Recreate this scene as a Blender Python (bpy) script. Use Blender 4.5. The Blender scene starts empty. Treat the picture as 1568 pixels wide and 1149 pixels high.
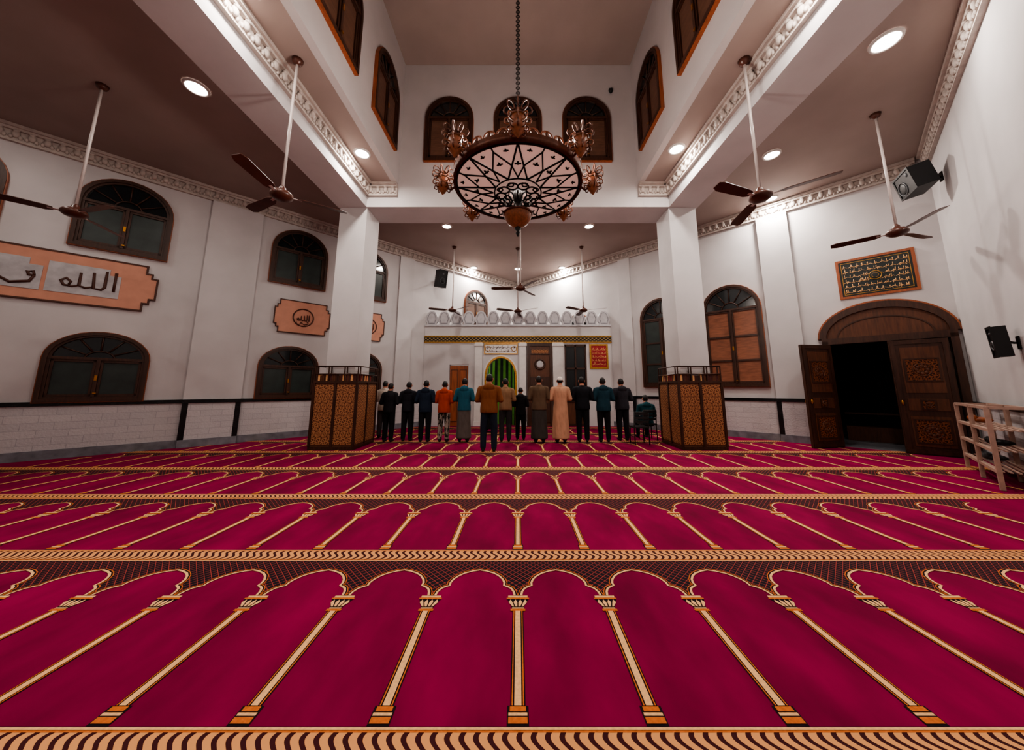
import bpy, bmesh, math, random
from math import sin, cos, pi, radians, sqrt, atan2
from mathutils import Vector, Matrix
random.seed(7)
S=bpy.context.scene
COL=S.collection
# ------------------------------------------------------------------ materials
def lin(c):
    c=c/255.0
    return c/12.92 if c<=0.04045 else ((c+0.055)/1.055)**2.4
def hexc(h):
    h=h.lstrip('#'); return (lin(int(h[0:2],16)),lin(int(h[2:4],16)),lin(int(h[4:6],16)),1)
def mat(name,h,rough=0.6,metal=0.0,ns=6.0,var=0.12,emit=0.0,emit_col=None,bump=0.0,trans=0.0,stretch=None,spec=0.4,detail=4):
    m=bpy.data.materials.new(name); m.use_nodes=True
    nt=m.node_tree; N=nt.nodes; L=nt.links; b=N['Principled BSDF']
    c=hexc(h)
    tc=N.new('ShaderNodeTexCoord'); mp=N.new('ShaderNodeMapping')
    if stretch: mp.inputs['Scale'].default_value=stretch
    nz=N.new('ShaderNodeTexNoise'); nz.inputs['Scale'].default_value=ns; nz.inputs['Detail'].default_value=detail
    L.new(tc.outputs['Object'],mp.inputs[0]); L.new(mp.outputs[0],nz.inputs['Vector'])
    r=N.new('ShaderNodeValToRGB')
    r.color_ramp.elements[0].position=0.3; r.color_ramp.elements[1].position=0.7
    r.color_ramp.elements[0].color=(c[0]*(1-var),c[1]*(1-var),c[2]*(1-var),1)
    r.color_ramp.elements[1].color=(min(1,c[0]*(1+var)),min(1,c[1]*(1+var)),min(1,c[2]*(1+var)),1)
    L.new(nz.outputs['Fac'],r.inputs[0]); L.new(r.outputs[0],b.inputs['Base Color'])
    b.inputs['Roughness'].default_value=rough; b.inputs['Metallic'].default_value=metal
    b.inputs['Specular IOR Level'].default_value=spec
    if emit>0:
        b.inputs['Emission Strength'].default_value=emit
        b.inputs['Emission Color'].default_value=hexc(emit_col or h)
    if bump>0:
        bn=N.new('ShaderNodeBump'); bn.inputs['Strength'].default_value=bump; bn.inputs['Distance'].default_value=0.02
        L.new(nz.outputs['Fac'],bn.inputs['Height']); L.new(bn.outputs[0],b.inputs['Normal'])
    if trans>0: b.inputs['Transmission Weight'].default_value=trans
    return m
def math_node(nt,op,a,b=None,c=None):
    n=nt.nodes.new('ShaderNodeMath'); n.operation=op
    for i,x in enumerate((a,b,c)):
        if x is None: continue
        if isinstance(x,(int,float)): n.inputs[i].default_value=x
        else: nt.links.new(x,n.inputs[i])
    return n.outputs[0]
def pattern_mat(name,h1,h2,fn,rough=0.9):
    m=bpy.data.materials.new(name); m.use_nodes=True
    nt=m.node_tree; N=nt.nodes; L=nt.links; b=N['Principled BSDF']
    tc=N.new('ShaderNodeTexCoord'); sp=N.new('ShaderNodeSeparateXYZ'); L.new(tc.outputs['Object'],sp.inputs[0])
    f=fn(nt,sp.outputs[0],sp.outputs[1],sp.outputs[2])
    mx=N.new('ShaderNodeMix'); mx.data_type='RGBA'
    L.new(f,mx.inputs['Factor']); mx.inputs['A'].default_value=hexc(h1); mx.inputs['B'].default_value=hexc(h2)
    L.new(mx.outputs['Result'],b.inputs['Base Color']); b.inputs['Roughness'].default_value=rough
    b.inputs['Specular IOR Level'].default_value=0.2
    return m
M={}
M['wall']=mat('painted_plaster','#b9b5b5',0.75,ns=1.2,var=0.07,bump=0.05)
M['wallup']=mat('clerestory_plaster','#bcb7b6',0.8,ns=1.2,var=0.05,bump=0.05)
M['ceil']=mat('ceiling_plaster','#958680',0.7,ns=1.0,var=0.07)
M['corn']=mat('cornice_plaster','#b0a59e',0.7,ns=9,var=0.14)
M['crimson']=mat('carpet_crimson','#75173a',0.95,ns=3.0,var=0.30,bump=0.25,stretch=(1,0.45,1),spec=0.08,detail=9)
M['cream']=mat('carpet_cream','#dcab78',0.95,ns=60,var=0.14,spec=0.15)
M['orange']=mat('carpet_orange','#bb6530',0.95,ns=60,var=0.15,spec=0.15)
M['cdark']=mat('carpet_dark','#1c1016',0.95,ns=60,var=0.2,spec=0.15)
M['wood']=mat('dark_walnut','#3c2318',0.45,ns=5,var=0.35,stretch=(6,6,0.6))
M['woodmid']=mat('brown_wood','#573320',0.5,ns=5,var=0.3,stretch=(6,6,0.6))
M['woodor']=mat('orange_wood','#8a4a2a',0.45,ns=4,var=0.3,stretch=(6,6,0.6))
M['glass']=mat('window_glass_dark','#10171a',0.12,ns=3,var=0.3,spec=0.6)
M['blind']=mat('frosted_pane','#2b3331',0.35,ns=4,var=0.25)
M['panewood']=mat('shutter_panel','#5f4334',0.5,ns=4,var=0.25,stretch=(1,1,5))
M['paneorange']=mat('shutter_panel_warm','#85543e',0.5,ns=4,var=0.25,stretch=(1,1,5))
M['brass']=mat('brass','#b07a38',0.35,0.8,ns=20,var=0.15)
M['black']=mat('black_plastic','#0f0f11',0.5,ns=10,var=0.2)
M['iron']=mat('wrought_iron','#17110f',0.5,0.4,ns=20,var=0.2)
M['white']=mat('white_paint','#c9c5c2',0.5,ns=8,var=0.05)
M['merlon']=mat('merlon_white_paint','#b7b5b8',0.6,ns=8,var=0.08)
M['merlon2']=mat('merlon_grey_line','#85848a',0.6,ns=8,var=0.08)
M['grey']=mat('grey_plastic','#4d4f52',0.5,ns=10,var=0.1)
M['marble']=mat('black_marble','#14171a',0.25,ns=7,var=0.6)
M['plinth']=mat('grey_marble','#6f7076',0.4,ns=5,var=0.3)
M['peach']=mat('peach_sign','#bd8770',0.6,ns=5,var=0.08)
M['signgrey']=mat('sign_grey','#a8a6a8',0.6,ns=7,var=0.15)
M['brownink']=mat('brown_ink','#4a2a20',0.6,ns=20,var=0.1)
M['fanwood']=mat('fan_blade_brown','#4c2a20',0.35,ns=8,var=0.2)
M['fanmetal']=mat('fan_white_enamel','#b4a8a4',0.35,ns=8,var=0.05)
M['dish']=mat('alabaster_panel','#e8cfc4',0.5,ns=6,var=0.05,emit=0.26,emit_col='#ffd8c8')
M['amber']=mat('amber_glass','#6b3a26',0.45,ns=30,var=0.6,emit=0.04,emit_col='#ff9a60')
M['bronze']=mat('bronze_filigree','#5a3322',0.5,0.4,ns=25,var=0.3)
M['lamp']=mat('lamp_glow','#ffffff',0.5,emit=30.0,emit_col='#fff2e6')
M['gold']=mat('gold_trim','#a87c3c',0.4,0.5,ns=30,var=0.4)
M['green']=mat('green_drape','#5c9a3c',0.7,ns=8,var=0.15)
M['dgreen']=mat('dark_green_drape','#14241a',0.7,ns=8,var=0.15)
M['redpanel']=mat('red_panel','#8e1c22',0.6,ns=8,var=0.15)
M['textdark']=mat('inscription_ground','#141a18',0.4,ns=8,var=0.1)
M['skin']=mat('skin','#a5705a',0.55,ns=14,var=0.06)
M['hair']=mat('black_hair','#120d0c',0.6,ns=60,var=0.4)
M['eye']=mat('eye_white','#d8d4d0',0.3,var=0.02)
M['lip']=mat('lip','#84493f',0.5,var=0.05)
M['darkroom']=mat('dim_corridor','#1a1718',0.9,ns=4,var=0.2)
M['book']=mat('book_covers','#4a2420',0.6,ns=30,var=0.5)
M['chairmat']=mat('chair_dark','#1b1a1c',0.5,ns=10,var=0.2)
M['rackw']=mat('rack_beige_wood','#a58a7c',0.5,ns=12,var=0.12)
def tile_mat():
    m=bpy.data.materials.new('split_stone_tile'); m.use_nodes=True
    nt=m.node_tree; N=nt.nodes; L=nt.links; b=N['Principled BSDF']
    tc=N.new('ShaderNodeTexCoord'); mp=N.new('ShaderNodeMapping'); mp.inputs['Rotation'].default_value=(radians(90),0,0)
    br=N.new('ShaderNodeTexBrick'); br.inputs['Scale'].default_value=1.0
    br.inputs['Brick Width'].default_value=0.42; br.inputs['Row Height'].default_value=0.155; br.inputs['Mortar Size'].default_value=0.005
    br.inputs['Color1'].default_value=hexc('#b8b3b4'); br.inputs['Color2'].default_value=hexc('#b0acae'); br.inputs['Mortar'].default_value=hexc('#9d999c')
    L.new(tc.outputs['Object'],mp.inputs[0]); L.new(mp.outputs[0],br.inputs['Vector']); L.new(br.outputs['Color'],b.inputs['Base Color'])
    nz=N.new('ShaderNodeTexNoise'); nz.inputs['Scale'].default_value=25
    L.new(tc.outputs['Object'],nz.inputs['Vector'])
    bn=N.new('ShaderNodeBump'); bn.inputs['Strength'].default_value=0.35; bn.inputs['Distance'].default_value=0.02
    L.new(nz.outputs['Fac'],bn.inputs['Height']); L.new(bn.outputs[0],b.inputs['Normal']); b.inputs['Roughness'].default_value=0.6
    return m
M['tile']=tile_mat()
def lattice(nt,x,y,z):
    k=2*pi/0.058
    a=math_node(nt,'SINE',math_node(nt,'MULTIPLY',math_node(nt,'ADD',x,y),k))
    b=math_node(nt,'SINE',math_node(nt,'MULTIPLY',math_node(nt,'SUBTRACT',x,y),k))
    mx=math_node(nt,'MAXIMUM',a,b)
    return math_node(nt,'GREATER_THAN',mx,0.955)
M['lattice']=pattern_mat('carpet_lattice','#150c16','#9a403a',lattice)
def scroll(nt,x,y,z):
    wob=math_node(nt,'MULTIPLY',math_node(nt,'SINE',math_node(nt,'MULTIPLY',y,2*pi/0.1610)),0.42)
    fr=math_node(nt,'FRACT',math_node(nt,'ADD',math_node(nt,'MULTIPLY',x,1/0.062),wob))
    d=math_node(nt,'ABSOLUTE',math_node(nt,'SUBTRACT',fr,0.5))
    return math_node(nt,'GREATER_THAN',d,0.2)
M['scroll']=pattern_mat('carpet_scroll_border','#3a1216','#d0925e',scroll)
def rosette(nt,x,y,z):
    k=2*pi/0.15
    s=math_node(nt,'ADD',x,y)
    a=math_node(nt,'SINE',math_node(nt,'MULTIPLY',s,k))
    b=math_node(nt,'SINE',math_node(nt,'MULTIPLY',z,k))
    c=math_node(nt,'SINE',math_node(nt,'MULTIPLY',math_node(nt,'ADD',s,z),k*1.5))
    d=math_node(nt,'SINE',math_node(nt,'MULTIPLY',math_node(nt,'SUBTRACT',s,z),k*1.5))
    q=math_node(nt,'ADD',math_node(nt,'MULTIPLY',a,b),math_node(nt,'MULTIPLY',c,d))
    return math_node(nt,'GREATER_THAN',math_node(nt,'ABSOLUTE',q),0.42)
M['rosette']=pattern_mat('pierced_rosette_wood','#5a3324','#a0714f',rosette,0.6)
M['carved']=pattern_mat('carved_door_panel','#2e1911','#7a482e',rosette,0.5)
def camo(nt,x,y,z):
    n=nt.nodes.new('ShaderNodeTexNoise'); n.inputs['Scale'].default_value=12
    return math_node(nt,'GREATER_THAN',n.outputs['Fac'],0.5)
M['camo']=pattern_mat('camouflage_cloth','#2c2b28','#8b8076',camo)
def goldband(nt,x,y,z):
    a=math_node(nt,'SINE',math_node(nt,'MULTIPLY',x,2*pi/0.16)); b=math_node(nt,'SINE',math_node(nt,'MULTIPLY',z,2*pi/0.11))
    return math_node(nt,'GREATER_THAN',math_node(nt,'MULTIPLY',a,b),0.1)
M['goldband']=pattern_mat('ornamental_band','#231d1b','#8a7450',goldband,0.6)
_cl={}
def cloth(h):
    if h=='camo': return M['camo']
    if h not in _cl: _cl[h]=mat('cloth_'+h.strip('#'),h,0.85,ns=7,var=0.14,bump=0.6,spec=0.2,stretch=(2.2,2.2,.7))
    return _cl[h]
# ------------------------------------------------------------------ mesh builder
class MB:
    def __init__(s): s.v=[];s.f=[];s.m=[];s.sm=[];s.mats=[]
    def mi(s,m):
        if isinstance(m,str): m=M[m]
        if m not in s.mats: s.mats.append(m)
        return s.mats.index(m)
    def add(s,vs,fs,m,smooth=False,T=None):
        o=len(s.v); k=s.mi(m)
        for p in vs:
            p=Vector(p)
            s.v.append(T@p if T else p)
        for f in fs:
            s.f.append([i+o for i in f]); s.m.append(k); s.sm.append(smooth)
    def box(s,c,d,m,T=None):
        x,y,z=c; a,b,h=d[0]/2,d[1]/2,d[2]/2
        vs=[(x+i*a,y+j*b,z+k*h) for i in(-1,1) for j in(-1,1) for k in(-1,1)]
        s.add(vs,[(0,1,3,2),(4,6,7,5),(0,4,5,1),(2,3,7,6),(0,2,6,4),(1,5,7,3)],m,T=T)
    def bx(s,x0,x1,y0,y1,z0,z1,m,T=None):
        s.box(((x0+x1)/2,(y0+y1)/2,(z0+z1)/2),(abs(x1-x0),abs(y1-y0),abs(z1-z0)),m,T)
    def prism(s,pts,y0,y1,m,T=None):
        n=len(pts)
        vs=[(p[0],y0,p[1]) for p in pts]+[(p[0],y1,p[1]) for p in pts]
        fs=[list(range(n)),list(range(2*n-1,n-1,-1))]+[(i,i+n,(i+1)%n+n,(i+1)%n) for i in range(n)]
        s.add(vs,fs,m,T=T)
    def slab(s,pts,z0,z1,m):
        n=len(pts)
        vs=[(p[0],p[1],z0) for p in pts]+[(p[0],p[1],z1) for p in pts]
        fs=[list(range(n-1,-1,-1)),list(range(n,2*n))]+[(i,(i+1)%n,(i+1)%n+n,i+n) for i in range(n)]
        s.add(vs,fs,m)
    def ring(s,outer,inner,y0,y1,m,closed=True,T=None):
        n=len(outer); vs=[]
        for P in (outer,inner):
            for y in (y0,y1): vs+=[(p[0],y,p[1]) for p in P]
        fs=[]
        for i in range(n if closed else n-1):
            j=(i+1)%n
            fs+=[(i,j,2*n+j,2*n+i),(n+i,3*n+i,3*n+j,n+j),(i,n+i,n+j,j),(2*n+i,2*n+j,3*n+j,3*n+i)]
        s.add(vs,fs,m,T=T)
    def tube(s,path,r,m,seg=6,cap=True,T=None,smooth=True):
        path=[Vector(p) for p in path]; n=len(path)
        if not isinstance(r,(list,tuple)): r=[r]*n
        vs=[];fs=[]; up=None
        for i,p in enumerate(path):
            t=(path[min(i+1,n-1)]-path[max(i-1,0)])
            if t.length<1e-9: t=Vector((0,0,1))
            t.normalize()
            if up is None:
                up=Vector((0,0,1)) if abs(t.z)<0.9 else Vector((1,0,0))
            a=t.cross(up)
            if a.length<1e-4: a=t.cross(Vector((0,1,0)))
            a.normalize(); b=a.cross(t).normalized(); up=b
            for k in range(seg):
                th=2*pi*k/seg
                vs.append(p+a*(cos(th)*r[i])+b*(sin(th)*r[i]))
        for i in range(n-1):
            for k in range(seg):
                k2=(k+1)%seg
                fs.append((i*seg+k,i*seg+k2,(i+1)*seg+k2,(i+1)*seg+k))
        if cap:
            fs.append(tuple(range(seg-1,-1,-1))); fs.append(tuple((n-1)*seg+k for k in range(seg)))
        s.add(vs,fs,m,smooth,T)
    def lathe(s,prof,c,m,seg=24,T=None,smooth=True):
        vs=[];fs=[]
        for (r,z) in prof:
            for k in range(seg):
                th=2*pi*k/seg; vs.append((c[0]+r*cos(th),c[1]+r*sin(th),c[2]+z))
        for i in range(len(prof)-1):
            for k in range(seg):
                k2=(k+1)%seg
                fs.append((i*seg+k,i*seg+k2,(i+1)*seg+k2,(i+1)*seg+k))
        s.add(vs,fs,m,smooth,T)
    def ell(s,c,r,m,seg=12,rings=8,T=None):
        vs=[(c[0],c[1],c[2]-r[2])];fs=[]
        for i in range(1,rings):
            ph=-pi/2+pi*i/rings
            for k in range(seg):
                th=2*pi*k/seg
                vs.append((c[0]+r[0]*cos(ph)*cos(th),c[1]+r[1]*cos(ph)*sin(th),c[2]+r[2]*sin(ph)))
        vs.append((c[0],c[1],c[2]+r[2])); top=len(vs)-1
        for k in range(seg):
            k2=(k+1)%seg
            fs.append((0,1+k2,1+k)); fs.append((top,1+(rings-2)*seg+k,1+(rings-2)*seg+k2))
            for i in range(rings-2):
                fs.append((1+i*seg+k,1+i*seg+k2,1+(i+1)*seg+k2,1+(i+1)*seg+k))
        s.add(vs,fs,m,True,T)
    def torus(s,c,R,r,m,axis='z',seg=16,ss=6,arc=(0,2*pi),T=None):
        full=abs(arc[1]-arc[0]-2*pi)<1e-6
        n=seg if full else seg+1
        vs=[];fs=[]
        for i in range(n):
            th=arc[0]+(arc[1]-arc[0])*i/seg
            for k in range(ss):
                ph=2*pi*k/ss; q=R+r*cos(ph); w=r*sin(ph)
                a,b=q*cos(th),q*sin(th)
                p={'z':(a,b,w),'y':(a,w,b),'x':(w,a,b)}[axis]
                vs.append((c[0]+p[0],c[1]+p[1],c[2]+p[2]))
        for i in range(seg):
            j=(i+1)%n
            for k in range(ss):
                k2=(k+1)%ss
                fs.append((i*ss+k,j*ss+k,j*ss+k2,i*ss+k2))
        s.add(vs,fs,m,True,T)
    def loft(s,secs,m,seg=28,fold=0.0):
        vs=[];fs=[]
        for (z,rx,ry,cy) in secs:
            for k in range(seg):
                th=2*pi*k/seg; w_=1+fold*sin(th*6+1+z*2)*max(0,1.1-z)
                vs.append((rx*w_*cos(th),cy+ry*w_*sin(th),z))
        for i in range(len(secs)-1):
            for k in range(seg):
                k2=(k+1)%seg; fs.append((i*seg+k,i*seg+k2,(i+1)*seg+k2,(i+1)*seg+k))
        fs.append(tuple(range(seg-1,-1,-1))); fs.append(tuple((len(secs)-1)*seg+k for k in range(seg)))
        s.add(vs,fs,m,True)
    def done(s,name,loc=(0,0,0),rz=0.0,fixn=True):
        me=bpy.data.meshes.new(name); me.from_pydata([tuple(v) for v in s.v],[],s.f)
        for m in s.mats: me.materials.append(m)
        me.polygons.foreach_set('material_index',s.m); me.polygons.foreach_set('use_smooth',s.sm)
        if fixn:
            bm=bmesh.new(); bm.from_mesh(me); bmesh.ops.recalc_face_normals(bm,faces=bm.faces); bm.to_mesh(me); bm.free()
        me.update()
        ob=bpy.data.objects.new(name,me); ob.location=loc; ob.rotation_euler=(0,0,radians(rz)); COL.objects.link(ob)
        return ob
# ------------------------------------------------------------------ room constants (metres)
C=17.3; HC=7.15; HB=6.48; HT=11.05; XC=3.35; ZF=8.4; ZN=1.0
A=(0,C); Bc=(10.03,7.27); Cc=(-2.97,-5.73); Dc=(-13.0,4.3)
def onL(X,off=0.0):
    return (X+off*0.7071, X+C-off*0.7071)
def onR(X,off=0.0):
    return (X-off*0.7071, C-X-off*0.7071)
def onN(z,off=0.0):
    return (z+2.76-off*0.7071, z+off*0.7071)
def wall(name,p,L,rz,holes=None,h=HC,m='wall'):
    b=MB()
    if holes:
        x0,x1,hh=holes
        b.bx(0,x0,0,.2,0,h,m); b.bx(x1,L,0,.2,0,h,m); b.bx(x0,x1,0,.2,hh,h,m)
    else: b.bx(0,L,0,.2,0,h,m)
    return b.done(name,(p[0],p[1],0),rz)
LL=13*sqrt(2); LR=10.03*sqrt(2)
wall('wall_left',Dc,LL,45)
DX0=8.47*sqrt(2); DX1=9.9*sqrt(2)
wall('wall_right',A,LR,-45,holes=(DX0,DX1,2.75))
wall('wall_near_right',Bc,13*sqrt(2),-135)
wall('wall_near_left',Cc,10.03*sqrt(2),135)
b=MB(); b.slab([A,Bc,Cc,Dc],-0.1,0,'crimson'); b.done('floor')
b=MB(); XH=XC+.15; Z1=ZF+.15; Z2=ZN-.15
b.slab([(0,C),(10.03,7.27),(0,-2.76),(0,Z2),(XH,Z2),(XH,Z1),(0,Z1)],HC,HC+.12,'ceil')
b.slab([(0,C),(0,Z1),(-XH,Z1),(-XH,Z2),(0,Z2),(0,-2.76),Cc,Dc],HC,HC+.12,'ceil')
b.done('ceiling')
b=MB(); b.bx(-XC,-XC-.149,ZN,ZF,HC,HT,'wallup'); b.done('wall_clerestory_left')
b=MB(); b.bx(XC,XC+.149,ZN,ZF,HC,HT,'wallup'); b.done('wall_clerestory_right')
b=MB(); b.bx(-XC-.149,XC+.149,ZF,ZF+.149,HB,HT,'wallup'); b.done('wall_clerestory_far')
b=MB(); b.bx(-XC-.149,XC+.149,ZN-.149,ZN,HC,HT,'wallup'); b.done('wall_clerestory_near')
b=MB(); b.bx(-XC-.15,XC+.15,ZN-.15,ZF+.15,HT,HT+.12,'ceil'); b.done('ceiling_lantern')
# beams
b=MB()
b.bx(-5.0,5.0,ZF+.151,ZF+.9,HB,HC-.001,'wall'); b.bx(-5.0,-XC-.151,ZF,ZF+.15,HB,HC-.001,'wall'); b.bx(XC+.151,5.0,ZF,ZF+.15,HB,HC-.001,'wall')
b.bx(-5.0,-4.2,-1.5,ZF-.001,HB,HC-.001,'wall'); b.bx(4.2,5.0,2.35,ZF-.001,HB,HC-.001,'wall')
b.done('trim_beam_ring')
for sx in(-1,1):
    b=MB(); b.bx(sx*4.2,sx*4.95,8.45,9.25,0,HB,'wall')
    b.done('column')
b=MB(); b.bx(-4.95,-4.2,-1.5,-.75,0,HB,'wall'); b.done('column')
# cornice
def cornice(name,p,L,rz,top=HC):
    b=MB()
    b.bx(0,L,-.16,-.001,-.07,-.002,'corn'); b.bx(0,L,-.11,-.001,-.12,-.07,'corn'); b.bx(0,L,-.05,-.001,-.34,-.12,'corn')
    b.bx(0,L,-.075,-.001,-.37,-.34,'corn')
    n=int(L/.2)
    for i in range(n):
        x=(i+.5)*L/n
        b.ell((x,-.07,-.20),(.06,.045,.085),'corn',7,5)
        b.ell((x-.06,-.06,-.26),(.035,.03,.05),'corn',6,4); b.ell((x+.06,-.06,-.26),(.035,.03,.05),'corn',6,4)
        b.ell((x,-.09,-.13),(.05,.04,.03),'corn',6,4)
    return b.done(name,(p[0],p[1],top),rz)
cornice('trim_1',Dc,LL-.2,45); cornice('trim_2',(0.15,C-.15),LR-.4,-45); cornice('trim_3',(Bc[0]-.1,Bc[1]-.1),9,-135)
cornice('trim_4',(-4.2,-1.4),ZF+1.35,90); cornice('trim_5',(4.2,ZF-.05),ZF-2.5,-90)
cornice('trim_6',(-4.2,ZF),.84,0); cornice('trim_7',(XC+.01,ZF),.84,0)
# dado
def dado(name,p,L,rz,gaps=()):
    b=MB(); xs=[0]
    for g in gaps: xs+=list(g)
    xs.append(L)
    for i in range(0,len(xs),2):
        x0,x1=xs[i],xs[i+1]
        b.bx(x0,x1,-.03,-.001,.2,1.12,'tile'); b.bx(x0,x1,-.045,-.001,.0,.2,'plinth'); b.bx(x0,x1,-.06,-.001,1.12,1.21,'marble')
    return b.done(name,(p[0],p[1],0.001),rz)
dado('baseboard_left',Dc,LL-.3,45)
dado('baseboard_right',A,LR-.02,-45,gaps=((8.25*sqrt(2),LR-.03),))
dado('baseboard_near_right',(Bc[0]-.05,Bc[1]-.05),12,-135)
# pilasters
def pilaster(X,w,side):
    b=MB(); d=.1
    b.bx(-w/2,w/2,-d,-.002,1.21,HC-.38,'wall')
    b.bx(-w/2,w/2,-d-.03,-.062,.2,1.12,'tile'); b.bx(-w/2,w/2,-d-.045,-.062,0,.2,'plinth'); b.bx(-w/2-.01,w/2+.01,-d-.06,-.062,1.12,1.21,'marble')
    for sx in(-1,1): b.bx(sx*(w/2+.005),sx*(w/2-.11),-d-.036,-.063,.0,1.12,'marble')
    p=onL(X) if side=='L' else onR(X)
    b.done('pilaster',(p[0],p[1],.002),45 if side=='L' else -45)
pilaster(-8.28,1.15,'L'); pilaster(7.85,.75,'R'); pilaster(-4.55,.6,'L'); pilaster(4.4,.5,'R')
# ------------------------------------------------------------------ carpet
def xr(z,mg=.06):
    return max(z-C,-8.7-z)+mg, min(C-z,z+2.76)-mg
W=.625; D=1.61; Z0=1.595
def inside(x,z,mg=.12):
    a,c=xr(z,mg); return a<x<c and z<13.3
b=MB()
zt=13.33
b.slab([(-(C-zt)+.05,zt),((C-zt)-.05,zt),(9.93,7.27),(-2.97,-5.6),(-12.88,4.3)],0.0015,.010,'crimson')
def quad(pts,h,m): b.add([(p[0],p[1],h) for p in pts],[(0,1,2,3)],m)
def band(z0,z1,h,m):
    a0,c0=xr(z0); a1,c1=xr(z1)
    quad([(a0,z0),(c0,z0),(c1,z1),(a1,z1)],h,m)
arch=[(.018,1.035),(.026,1.08),(.045,1.12),(.075,1.145),(.10,1.155),(.098,1.19),(.112,1.235),(.145,1.285),(.19,1.325),(.25,1.355),(W/2,1.375)]
def off(path,o):
    r=[]
    for i,p in enumerate(path):
        q=path[min(i+1,len(path)-1)]; s_=path[max(i-1,0)]
        dx,dy=q[0]-s_[0],q[1]-s_[1]; l=sqrt(dx*dx+dy*dy); r.append((p[0]+dy/l*o,p[1]-dx/l*o))
    return r
def strip(cx,z0,path,o1,o2,h,m,sx):
    P=off(path,o1);Q=off(path,o2)
    for i in range(len(path)-1):
        quad([(cx+sx*P[i][0],z0+P[i][1]),(cx+sx*P[i+1][0],z0+P[i+1][1]),(cx+sx*Q[i+1][0],z0+Q[i+1][1]),(cx+sx*Q[i][0],z0+Q[i][1])],h,m)
for k in range(-3,8):
    z0=Z0+D*k
    if z0+.1<13.3 and z0>-4:
        band(z0-.105,z0+.105,.0120,'cdark'); band(z0-.078,z0+.078,.0135,'scroll')
        for s_ in(-1,1):
            band(z0+s_*.094-.006,z0+s_*.094+.006,.0135,'cream'); band(z0+s_*.080-.004,z0+s_*.080+.004,.0142,'orange')
    for n in range(-22,18):
        cx=n*W
        if not (inside(cx-.3,z0+1.4) and inside(cx+.3,z0+1.4) and inside(cx+.3,z0+.1) and inside(cx-.3,z0+.1)):
            if inside(cx,z0+.12,.08) and inside(cx,z0+.85,.08): pass
            else: continue
            arch_ok=inside(cx-.32,z0+1.5,.05) and inside(cx+.32,z0+1.5,.05)
        else: arch_ok=True
        def R(x0,x1,a,c,h,m): quad([(cx+x0,z0+a),(cx+x1,z0+a),(cx+x1,z0+c),(cx+x0,z0+c)],h,m)
        R(-.05,.05,.105,.20,.0125,'cdark'); R(-.044,.044,.115,.145,.0140,'orange'); R(-.044,.044,.15,.165,.0140,'cream'); R(-.038,.038,.17,.195,.0140,'orange')
        R(-.036,.036,.20,.865,.0125,'cdark'); R(-.030,-.024,.20,.865,.0140,'orange'); R(.024,.030,.20,.865,.0140,'orange'); R(-.017,.017,.20,.865,.0140,'cream')
        R(-.05,.05,.865,.885,.0140,'orange'); R(-.04,.04,.888,.90,.0140,'cream')
        b.add([(cx-.04,z0+.90,.0128),(cx+.04,z0+.90,.0128),(cx+.075,z0+.99,.0128),(cx-.075,z0+.99,.0128)],[(0,1,2,3)],'cdark')
        for q in (-.045,-.015,.015,.045):
            b.add([(cx+q*.7-.006,z0+.91,.0142),(cx+q*.7+.006,z0+.91,.0142),(cx+q*1.15+.013,z0+.955,.0142),(cx+q*1.15,z0+.985,.0142),(cx+q*1.15-.013,z0+.955,.0142)],[(0,1,2,3,4)],'cream')
        R(-.08,.08,.99,1.005,.0142,'orange'); R(-.07,.07,1.008,1.028,.0142,'cream')
        if arch_ok:
            pts=[(cx+p[0],z0+p[1]) for p in arch]+[(cx+W/2,z0+1.505),(cx-W/2,z0+1.505)]+[(cx-p[0],z0+p[1]) for p in reversed(arch)]
            b.add([(p[0],p[1],.0122) for p in pts],[tuple(range(len(pts)))],'lattice')
            for sx in(-1,1):
                strip(cx,z0,arch,-.002,.014,.0140,'cream',sx); strip(cx,z0,arch,-.012,-.002,.0137,'cdark',sx); strip(cx,z0,arch,-.018,-.012,.0142,'orange',sx)
b.done('floor_carpet',fixn=False)
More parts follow.
